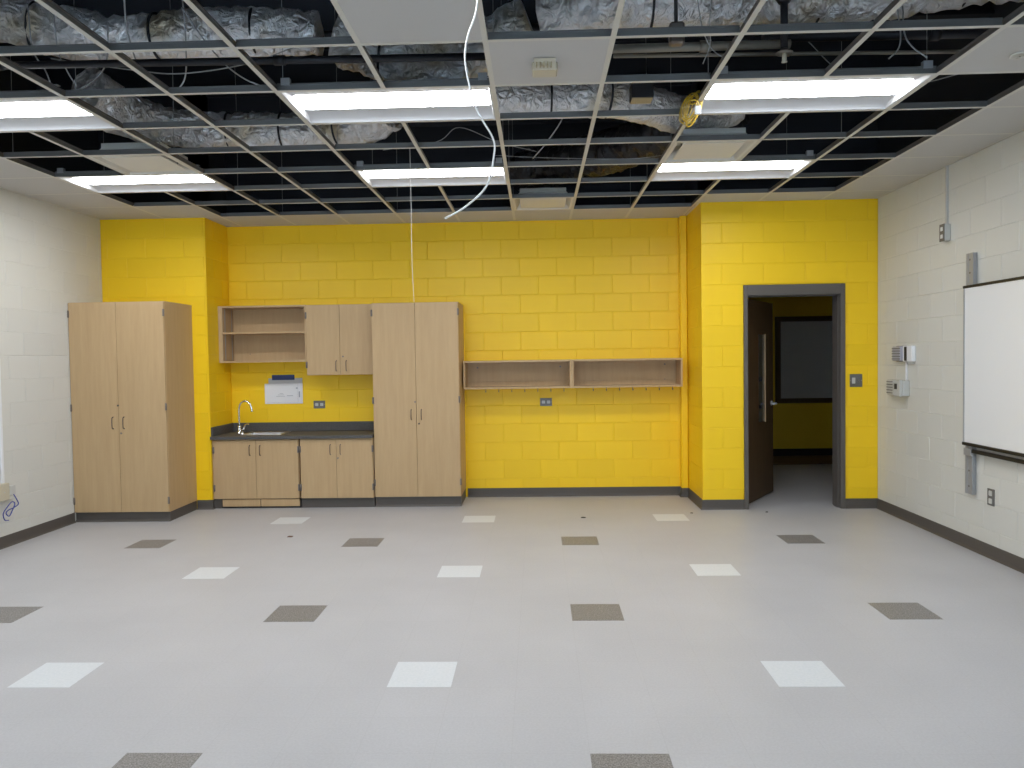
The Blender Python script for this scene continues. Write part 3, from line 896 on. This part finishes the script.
lf = put('door_leaf', leaf_pts(MB().box(0, GA, 0, .044, .012, 2.105).box(GB, LW, 0, .044, .012, 2.105).box(GA, GB, 0, .044, .012, GZ0).box(GA, GB, 0, .044, GZ1, 2.105)), 'door_wood', d1, label='dark stained wooden door leaf standing open')
put('vision_glass', leaf_pts(MB().box(GA, GB, .006, .012, GZ0, GZ1)), 'glass_dark', lf)
put('vision_frame', leaf_pts(MB().box(GA - .006, GA, -.003, .047, GZ0, GZ1).box(GA, GB, -.003, .047, GZ0 - .008, GZ0).box(GA, GB, -.003, .047, GZ1, GZ1 + .008)), 'door_wood', lf)
put('edge_strip', leaf_pts(MB().box(GB, GB + .009, -.010, .05, GZ0 - .01, GZ1 + .01)), 'maple_edge', lf)
for z in (.985, 1.275): put('stud', leaf_pts(MB().disc((.45, .006, z), (0, -1, 0), .022, .012, 14)), 'black', lf)
put('lever_handle', leaf_pts(MB().disc((LW - .07, 0, 1.0), (0, -1, 0), .028, .008, 18).tube([(LW - .07, -.006, 1.0), (LW - .07, -.052, 1.0), (LW - .085, -.058, 1.0), (LW - .19, -.058, .998)], .011, 10)), 'satin', lf)
put('latch_plate', leaf_pts(MB().box(LW, LW + .002, .008, .036, .92, 1.08).box(LW, LW + .012, .015, .03, .99, 1.01)), 'steel', lf)
for z in (.25, 1.05, 1.9): put('hinge', leaf_pts(MB().tube([(-.004, .004, z - .055), (-.004, .004, z + .055)], .008, 8)), 'hinge', lf)

RX0, RX1, RY0, RY1 = 2.52, 6.5, YD + .19, 8.2
def wallbox(name, label, a, m): return tag(put(name, MB().box(*a), m, origin=(a[0], a[2], a[4])), label, 'wall' if name.startswith('wall') else 'ceiling', kind='structure')
wallbox('wall_corridor_back', 'dim yellow wall of the room beyond the door', (RX0, RX1, RY1, RY1 + .15, 0, H), 'olive')
wallbox('wall_corridor_left', 'unlit yellow left wall of the room beyond the door', (RX0 - .14, RX0, YR + .16, RY1 + .15, 0, H), 'olive')
wallbox('wall_corridor_right', 'unlit yellow right wall of the room beyond the door', (RX1, RX1 + .15, RY0, RY1 + .15, 0, H), 'olive')
wallbox('wall_corridor_front', 'yellow wall of the unlit room right of the doorway', (XR + .16, RX1, RY0 - .15, RY0, 0, H), 'olive')
wallbox('ceiling_corridor', 'unlit ceiling of the room beyond the door', (RX0 - .14, RX1 + .15, YD + .19, RY1 + .15, H + .001, H + .1), 'tile_ceiling')
tag(put('baseboard_corridor', MB().bbox(RX0, RX1, RY1 - .010, RY1, 0, .115, .003), 'black', origin=(RX0, RY1, 0)), 'black base along the far wall of the dim room', 'baseboard', kind='structure')
fb = tag(put('floor_border', MB().box(RX0 + .01, RX1 - .01, 7.30, RY1 - .012, 0, .004), 'black', origin=(RX0, 7.30, 0)), 'brown board border on the floor of the dim room', 'floor', kind='structure')
for k in range(4):
    put('plank', MB().box(RX0 + .012, RX1 - .012, 7.325 + .215 * k, 7.325 + .215 * k + .21, .002, .010), 'brown_floor', fb)
t = thing('framed_board', (4.9, RY1, .8), 'grey board in a dark wooden frame beyond the open door', 'board')
bx0, bx1, bz0, bz1 = 4.30, 6.10, .80, 2.10
put('panel', MB().box(bx0 + .07, bx1 - .07, RY1 - .018, RY1 - .002, bz0 + .07, bz1 - .07), 'ivory', t)
for a in ((bx0, bx1, bz0, bz0 + .075), (bx0, bx1, bz1 - .075, bz1), (bx0, bx0 + .08, bz0 + .075, bz1 - .075), (bx1 - .08, bx1, bz0 + .075, bz1 - .075)):
    put('frame_rail', MB().bbox(a[0], a[1], RY1 - .032, RY1 - .001, a[2], a[3], .004), 'door_wood', t)

# ------------------------------------------------------------------ right wall fittings
# height-adjustable whiteboard on two rails
wb = thing('whiteboard', (XR, 1.4, .80), 'large whiteboard hung on steel rails on the cream right wall', 'whiteboard')
wx0, wx1 = 4.015, 4.045
wy0, wy1, wz0, wz1 = .12, 2.515, .828, 2.036
put('panel', MB().box(wx0 + .004, wx1, wy0 + .012, wy1 - .012, wz0 + .014, wz1 - .014), 'board', wb)
put('side_frame', MB().bbox(wx0 - .002, wx1 + .002, wy1 - .014, wy1, wz0, wz1, .002), 'alu', wb)
put('side_frame', MB().bbox(wx0 - .002, wx1 + .002, wy0, wy0 + .014, wz0, wz1, .002), 'alu', wb)
put('top_frame', MB().bbox(wx0 - .004, wx1 + .002, wy0, wy1 + .004, wz1 - .014, wz1 + .006, .002), 'black', wb)
put('bottom_frame', MB().bbox(wx0 - .006, wx1 + .004, wy0, wy1 + .004, wz0 - .010, wz0 + .014, .002), 'black', wb)
for ry in (2.49, .40):
    r = put('rail', MB().box(4.050, XR - .001, ry - .036, ry + .036, .44, 2.29).box(4.046, 4.052, ry - .048, ry - .022, .44, 2.29).box(4.046, 4.052, ry + .022, ry + .048, .44, 2.29), 'alu', wb)
    for z in (.50, .62, 2.14, 2.24): put('bolt', MB().disc((4.050, ry, z), (-1, 0, 0), .008, .003, 10), 'hinge', r)
    put('bracket', MB().bbox(4.022, 4.05, ry - .07, ry + .03, .74, .795, .003), 'alu', wb)
put('support_bar', MB().bbox(4.028, 4.05, .40, 2.50, .765, .793, .003), 'black', wb)

# raceway with outlet box near the ceiling
t = thing('raceway_outlet', (XR, 2.9, 2.44), 'surface raceway dropping from the ceiling to an outlet box', 'outlet')
put('raceway', MB().bbox(XR - .020, XR, 2.868, 2.890, 2.56, H, .003), 'ivory', t)
put('box', MB().bbox(XR - .050, XR, 2.835, 2.905, 2.438, 2.572, .003), 'ivory', t)
pp = put('plate', MB().bbox(XR - .055, XR - .049, 2.832, 2.908, 2.435, 2.575, .002), 'plate_grey', t)
for z in (2.475, 2.535): put('receptacle', MB().bbox(XR - .058, XR - .054, 2.853, 2.887, z - .016, z + .016, .003), 'white_metal', t)
# low outlet
t = thing('outlet', (XR, 2.255, .39), 'dark outlet plate low on the cream wall beneath the whiteboard', 'outlet')
put('plate', MB().bbox(XR - .007, XR, 2.212, 2.298, .393, .518, .002), 'plate_grey', t)
for z in (.427, .485): put('receptacle', MB().bbox(XR - .011, XR - .006, 2.235, 2.275, z - .019, z + .019, .004), 'ivory', t)
# thermostat group
t = thing('thermostat', (XR, 3.640, 1.46), 'ribbed grey thermostat cover high on the cream wall near the corner', 'thermostat')
put('back_box', MB().bbox(XR - .012, XR, 3.580, 3.760, 1.455, 1.600, .003), 'plate_grey', t)
put('cover', MB().bbox(XR - .055, XR - .012, 3.590, 3.750, 1.462, 1.594, .006), 'vent_lilac', t)
for k in range(5): put('rib', MB().box(XR - .059, XR - .054, 3.592, 3.748, 1.476 + k * .024, 1.484 + k * .024), 'plate_grey', t)
t = thing('wall_sensor', (XR, 3.510, 1.45), 'white wall sensor with a black window beside the ribbed thermostat', 'sensor')
put('body', MB().bbox(XR - .040, XR, 3.405, 3.575, 1.455, 1.598, .006), 'white_metal', t)
put('window', MB().box(XR - .043, XR - .039, 3.495, 3.540, 1.464, 1.590), 'black', t)
put('foot', MB().bbox(XR - .030, XR - .010, 3.420, 3.470, 1.435, 1.456, .003), 'ivory', t)
t = thing('control_box', (XR, 3.660, 1.13), 'grey louvred control box with small display below the thermostat', 'control box')
put('body', MB().bbox(XR - .06, XR, 3.520, 3.850, 1.145, 1.285, .005), 'ivory', t)
for k in range(5): put('louvre', MB().box(XR - .064, XR - .059, 3.680, 3.845, 1.160 + k * .026, 1.168 + k * .026), 'plate_grey', t)
put('face', MB().bbox(XR - .085, XR - .059, 3.530, 3.675, 1.140, 1.290, .005), 'ivory', t)
put('display', MB().box(XR - .087, XR - .084, 3.585, 3.635, 1.205, 1.255), 'black', t)
put('wire_cover', MB().bbox(XR - .012, XR, 3.560, 3.585, 1.285, 1.456, .003), 'white_metal', t)

# ------------------------------------------------------------------ left wall fitting with network cable
t = thing('data_outlet', (XL, 2.80, .41), 'cream data outlet box with plug at the left wall edge', 'outlet')
put('raceway', MB().bbox(XL, XL + .016, 2.785, 2.815, .54, 1.60, .003), 'white_metal', t)
put('box', MB().bbox(XL, XL + .045, 2.70, 2.83, .405, .548, .004), 'beige', t)
put('plug', MB().bbox(XL + .02, XL + .05, 2.832, 2.90, .44, .52, .004), 'ivory', t)
put('screw', MB().disc((XL + .045, 2.765, .475), (1, 0, 0), .006, .002, 10), 'steel', t)
pts = [(XL + .045, 2.87, .45), (XL + .055, 2.90, .39), (XL + .06, 2.91, .35), (XL + .055, 2.86, .33), (XL + .05, 2.80, .32), (XL + .055, 2.76, .30), (XL + .06, 2.79, .27), (XL + .055, 2.84, .31), (XL + .05, 2.88, .36), (XL + .045, 2.85, .38), (XL + .045, 2.79, .345), (XL + .045, 2.74, .30), (XL + .05, 2.75, .245), (XL + .055, 2.79, .235)]
tag(put('network_cable', MB().tube(spline(pts, 5), .0045, 7), 'cable_blue', origin=(XL + .05, 2.82, .24)), 'looped blue network cable hanging under the data outlet', 'cable')

# ------------------------------------------------------------------ things above the ceiling: ducts
def crumpled(pts, R0, seed, amp=.05, ridge=.035, seg=44, step=.028, r_start=None):
    P = spline(pts, 14)
    L = [0]
    for a, b in zip(P, P[1:]): L.append(L[-1] + (b - a).length)
    n = max(8, int(L[-1] / step))
    Q = []
    k = 0
    for i in range(n + 1):
        s = L[-1] * i / n
        while k < len(L) - 2 and L[k + 1] < s: k += 1
        f = (s - L[k]) / max(1e-6, L[k + 1] - L[k])
        Q.append(P[k].lerp(P[k + 1], min(1, max(0, f))))
    mb = MB()
    up = Vector((0, 0, 1))
    off = Vector((seed * 7.3, seed * 3.1, seed * 1.7))
    for i, p in enumerate(Q):
        t = (Q[min(i + 1, n)] - Q[max(i - 1, 0)]).normalized()
        s = t.cross(up).normalized(); u = s.cross(t).normalized()
        q_ = min(1.0, i / n / .38)
        r = R0 if r_start is None else r_start + (R0 - r_start) * q_ * q_ * (3 - 2 * q_)
        for k2 in range(seg):
            a = 2 * math.pi * k2 / seg
            dvec = s * math.cos(a) + u * math.sin(a)
            base_p = p + dvec * r
            lo = noise.noise(base_p * 2.3 + off)
            q = base_p * 7.0 + off
            q = Vector((q.x * 1.9, q.y, q.z * .8))
            hi = 1 - 2 * abs(noise.noise(q)) 
            fi = noise.noise(base_p * 23 + off)
            rr = r * (1 + amp * 2.2 * lo) + ridge * hi * .55 + .010 * fi
            sag = -0.05 * r if u.z * math.sin(a) < 0 else 0
            mb.v.append(tuple(p + dvec * rr + Vector((0, 0, sag))))
    for i in range(n):
        for k2 in range(seg):
            k3 = (k2 + 1) % seg
            mb.f.append([i * seg + k2, i * seg + k3, (i + 1) * seg + k3, (i + 1) * seg + k2]); mb.mi.append(0); mb.smooth.append((i * 7 + k2 * 3) % 5 != 0)
    mb.f.append(list(range(seg))); mb.mi.append(0); mb.smooth.append(False)
    mb.f.append([n * seg + k2 for k2 in range(seg)]); mb.mi.append(0); mb.smooth.append(False)
    return mb, Q
def duct(label, pts, r, seed, straps=(), amp=.05, ridge=.035, m='foil', r_start=None):
    mb, Q = crumpled(pts, r, seed, amp, ridge, r_start=r_start)
    o = Q[len(Q) // 2]
    d = tag(put('insulated_duct', mb, m, origin=o), label, 'duct', 'foil wrapped ducts above the grid')
    for f in straps:
        i = int(f * (len(Q) - 2))
        p, q = Q[i], Q[i + 1]
        t = (q - p).normalized(); s = t.cross(Vector((0, 0, 1))).normalized(); u = s.cross(t)
        ring = [p + (s * math.cos(a) + u * math.sin(a)) * (r * 1.06 + .006) for a in [2 * math.pi * k / 28 for k in range(28)]]
        put('strap', MB().tube(ring, .008, 6, closed=True), 'black_pipe', d)
    return d
duct('long crumpled foil duct crossing nearest the viewer on the left', [(-3.7, .40, 3.66), (-2.85, .62, 3.60), (-2.3, .88, 3.53), (-1.9, .97, 3.48), (-1.52, 1.0, 3.465), (-.98, .98, 3.475), (-.52, 1.00, 3.46)], .118, 1, (.5, .72, .9), .08, .04, r_start=.20)
duct('sagging foil duct above the centre grid just left of the sensor tile', [(-.44, 1.06, 3.46), (-.2, 1.1, 3.39), (.12, 1.12, 3.355), (.48, 1.12, 3.42), (.72, 1.08, 3.50)], .135, 2, (.25,), .07, .045)
duct('long foil duct crossing nearest the viewer on the right', [(.80, 1.06, 3.56), (1.0, 1.0, 3.57), (1.34, .95, 3.58), (2.01, .95, 3.58), (2.65, .90, 3.59), (3.26, .82, 3.62), (3.9, .72, 3.66)], .15, 3, (.2, .5, .75), .07, .045)
duct('foil duct with bulging end over the farther left ceiling lights', [(-2.48, 1.95, 3.50), (-2.36, 2.25, 3.43), (-2.10, 2.50, 3.39), (-1.51, 2.58, 3.375), (-.87, 2.58, 3.375), (-.55, 2.48, 3.39), (-.36, 2.32, 3.44)], .125, 4, (.45, .62, .8), .07, .04, r_start=.16)
duct('smooth foil duct running behind the sensor tile', [(.12, 1.80, 3.34), (.5, 1.82, 3.335), (.85, 1.85, 3.335), (1.19, 1.87, 3.335), (1.5, 1.98, 3.32), (1.80, 2.22, 3.31), (2.08, 2.36, 3.36), (2.25, 2.42, 3.42)], .12, 5, (.16, .33, .5), .035, .02)
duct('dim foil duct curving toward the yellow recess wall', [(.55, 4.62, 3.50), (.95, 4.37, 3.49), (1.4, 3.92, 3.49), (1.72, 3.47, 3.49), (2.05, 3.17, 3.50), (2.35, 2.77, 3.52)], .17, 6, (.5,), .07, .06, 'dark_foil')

# pipes and conduits
def pipe(name, label, pts, r, m, couplings=(), cat='pipe'):
    o = tag(put(name, MB().tube([Vector(p) for p in pts], r, 12), m, origin=pts[0]), label, cat)
    a, b = Vector(pts[0]), Vector(pts[-1])
    for f in couplings:
        p = a.lerp(b, f); d = (b - a).normalized()
        put('coupling', MB().tube([p - d * .03, p + d * .03], r * 1.35, 12), m, o)
    return o
pipe('sprinkler_pipe', 'black sprinkler pipe above the left half of the grid', [(-3.7, .56, 3.17), (-.8, .63, 3.17), (.55, .66, 3.17)], .020, 'black_pipe', (.36, .72))
pipe('conduit', 'tan grey pipe right of the sensor tile', [(1.12, .81, 3.25), (2.15, .81, 3.25)], .024, 'grey_pipe', (.55,))
pipe('conduit', 'thin grey conduit behind the tan pipe', [(1.2, 1.02, 3.29), (3.7, 1.14, 3.30)], .011, 'grey_pipe', (.4,))
pipe('sprinkler_pipe', 'black pipe above the right half of the grid', [(2.05, .98, 3.36), (4.0, 1.02, 3.36)], .03, 'black_pipe', (.5,))
pipe('sprinkler_pipe', 'black branch pipe deep above the left lights', [(-3.6, 1.75, 3.75), (1.2, 1.70, 3.75)], .03, 'black_pipe', (.5,))
t = thing('drop_cord', (1.46, .45, 3.2), 'black drop cord with a dark box end right of the centre tile', 'cord')
put('cord', MB().tube([(1.455, .45, DECK), (1.46, .45, 3.7), (1.46, .45, 3.22)], .0095, 8), 'cable_black', t)
put('connector', MB().bbox(1.425, 1.50, .42, .48, 3.12, 3.23, .01), 'hinge', t)
t = thing('pendent_sprinkler', (2.09, .72, 3.11), 'pendent sprinkler with round plate between the grid bars', 'sprinkler')
put('drop_pipe', MB().tube([(2.09, .72, 3.60), (2.09, .72, 3.19)], .020, 12), 'black_pipe', t)
put('elbow', MB().lathe((2.09, .72, 3.48), [(0, .05), (.03, .045), (.045, .02), (.045, -.02), (.03, -.045), (0, -.05)], 14), 'black_pipe', t)
put('cup', MB().lathe((2.09, .72, 3.165), [(.0, .03), (.018, .03), (.022, .01), (.046, .004), (.046, .0), (.0, .0)], 18), 'grey_pipe', t)
put('head', MB().lathe((2.09, .72, 3.118), [(.0, .05), (.012, .048), (.013, .012), (.006, .008), (.016, .004), (.016, .0), (.0, .0)], 12), 'beige', t)
t = thing('junction_box', (1.42, 1.45, 3.16), 'small dark junction box with tan underside by the smooth duct', 'junction box')
put('box', MB().bbox(1.35, 1.49, 1.40, 1.52, 3.175, 3.27, .004), 'black_pipe', t)
put('cover', MB().box(1.355, 1.485, 1.405, 1.515, 3.170, 3.176), 'kraft', t)

# cables
def cable(label, pts, r, m, cat='cable', name='cable'):
    return tag(put(name, MB().tube(spline(pts, 7), r, 6), m, origin=pts[0]), label, cat)
cable('thick white cord hanging down from the ceiling to a free end', [(.50, -.70, 3.10), (.53, -.70, 2.852), (.49, -.70, 2.713), (.483, -.70, 2.615), (.519, -.70, 2.461), (.578, -.70, 2.352), (.582, -.70, 2.286), (.553, -.70, 2.177), (.474, -.70, 2.102), (.397, -.70, 2.06)], .0038, 'cable_white', 'cord', 'hanging_cable')
cable('thin pale string hanging in front of the centre tall cabinet', [(-.157, 1.985, 3.075), (-.155, 1.98, 2.681), (-.156, 1.98, 2.254), (-.147, 1.98, 1.953)], .0015, 'cable_white', 'cord', 'hanging_string')
cable('looped grey cable under the left foil duct, deepest loop', [(-1.48, .62, 3.6), (-1.55, .78, 3.42), (-1.56, .95, 3.25), (-1.45, 1.05, 3.17), (-1.33, 1.0, 3.22), (-1.25, .85, 3.40), (-1.22, .75, 3.6)], .0045, 'cable_grey')
cable('long slack grey cable crossing behind the left black pipe', [(-2.1, .95, 3.34), (-1.61, .95, 3.26), (-1.33, .97, 3.24), (-.93, .95, 3.28), (-.6, .9, 3.36)], .0035, 'cable_grey')
cable('grey cable slanting toward the nearer centre light', [(-1.2, .70, 3.50), (-1.09, .78, 3.32), (-1.0, .90, 3.22), (-.88, 1.0, 3.17), (-.7, 1.25, 3.2)], .004, 'cable_grey')
cable('pair-like grey cable dangling above the nearer left light, left strand', [(-2.0, .60, 3.5), (-2.02, .66, 3.28), (-1.98, .70, 3.18), (-1.97, .74, 3.10)], .0035, 'cable_grey')
cable('grey cable dangling above the nearer left light, right strand', [(-1.86, .60, 3.5), (-1.88, .66, 3.28), (-1.86, .70, 3.18), (-1.83, .74, 3.10)], .0035, 'cable_grey')
cable('forked grey cable over the gap right of the nearer left light', [(-2.1, 1.0, 3.12), (-1.86, .95, 3.20), (-1.74, .90, 3.30), (-1.7, .85, 3.5)], .004, 'cable_grey')
cable('slack grey cable above the farther centre light', [(-.45, 2.5, 3.18), (-.02, 2.45, 3.22), (.17, 2.3, 3.28), (.46, 2.4, 3.19), (.75, 2.5, 3.14)], .003, 'cable_grey')
cable('pale cable rising behind the smooth foil duct', [(.72, 2.7, 3.14), (.82, 2.5, 3.2), (.94, 2.3, 3.32), (1.0, 2.25, 3.5)], .0055, 'cable_grey')
cable('long thin grey wire above the second bay from the recess wall', [(.4, 2.7, 3.17), (.9, 2.75, 3.15), (1.5, 2.75, 3.13), (1.9, 2.8, 3.18)], .003, 'cable_grey')
cable('black cable loop hanging in front of the right foil duct', [(1.45, .35, 3.62), (1.52, .36, 3.43), (1.66, .38, 3.36), (1.82, .38, 3.38), (1.95, .37, 3.5), (2.0, .36, 3.7)], .010, 'cable_black')
cable('white forked wire above the nearer right light, left leg', [(2.62, .66, 3.10), (2.68, .68, 3.16), (2.70, .70, 3.25), (2.69, .72, 3.4)], .004, 'cable_grey')
cable('white forked wire above the nearer right light, right leg', [(2.82, .66, 3.10), (2.75, .68, 3.17), (2.72, .70, 3.25), (2.72, .72, 3.4)], .004, 'cable_grey')
cable('crossed grey wire beside the black drop cord, bending down', [(1.62, .3, 3.4), (1.63, .45, 3.25), (1.66, .58, 3.17), (1.64, .66, 3.10)], .003, 'cable_grey')
cable('crossed grey wire beside the black drop cord, slanting right', [(1.55, .4, 3.4), (1.60, .5, 3.24), (1.67, .6, 3.16), (1.76, .66, 3.12)], .003, 'cable_grey')
cable('thin grey wire over the right bay by the ringed tile', [(2.3, 1.0, 3.35), (2.6, 1.2, 3.22), (3.0, 1.25, 3.16), (3.4, 1.3, 3.25)], .003, 'cable_grey')

# coil of yellow cable hung on the grid
t = thing('cable_coil', (1.66, 1.10, 2.90), 'coil of yellow cable with a white tag hung on the grid', 'cable')
random.seed(11)
for k in range(9):
    pts = []
    w = random.uniform(.030, .062); h = random.uniform(.070, .105); cx = 1.660 + random.uniform(-.028, .022); cy = 1.10 + random.uniform(-.03, .03)
    tl = random.uniform(-.2, .3)
    for a in range(10):
        th = 2 * math.pi * a / 10
        x = math.sin(th) * w; z = math.cos(th) * h
        pts.append((cx + x * math.cos(tl) + z * .30, cy + x * math.sin(tl), 3.005 + z))
    put('loop', MB().tube(spline(pts, 4, closed=True), .0026, 6, closed=True), 'cable_yellow', t)
put('tag', MB().bbox(1.675, 1.712, 1.055, 1.060, 2.955, 3.005, .002), 'paper', t)
put('wrap', MB().tube([(1.65, 1.07, 3.04), (1.68, 1.06, 3.04), (1.70, 1.10, 3.04), (1.68, 1.14, 3.04), (1.65, 1.12, 3.04)], .006, 6, closed=True), 'cable_yellow', t)
put('hook_strand', MB().tube([(1.69, 1.10, 3.09), (1.705, 1.10, 3.10), (1.722, 1.10, 3.092)], .0035, 6), 'cable_yellow', t)

# ------------------------------------------------------------------ debris on the floor
def chip(label, x, y, r, m, seed):
    random.seed(seed)
    pts = [(x + r * random.uniform(.5, 1) * math.cos(a), y + r * random.uniform(.4, .8) * math.sin(a)) for a in [k * math.pi / 4 for k in range(8)]]
    mb = MB()
    mb.poly([(a, b, .0005) for a, b in reversed(pts)]); top = [(x + (a - x) * .7, y + (b - y) * .7, .007) for a, b in pts]
    mb.poly(top)
    for k in range(8):
        k2 = (k + 1) % 8
        mb.poly([(pts[k][0], pts[k][1], .0005), (pts[k2][0], pts[k2][1], .0005), top[k2], top[k]])
    tag(put('debris_chip', mb, m, origin=(x, y, 0)), label, 'debris')
chip('brown chip on the floor in front of the sink cabinet', -1.46, 3.12, .04, 'chip_brown', 1)
chip('dark chip on the floor below the coat shelf hooks', 1.15, 3.83, .03, 'chip', 2)
chip('dark crumb on the floor before the doorway', 2.95, 4.02, .022, 'chip', 3)
chip('dark crumb on the floor by the right recess corner', 2.22, 4.0, .02, 'chip', 4)
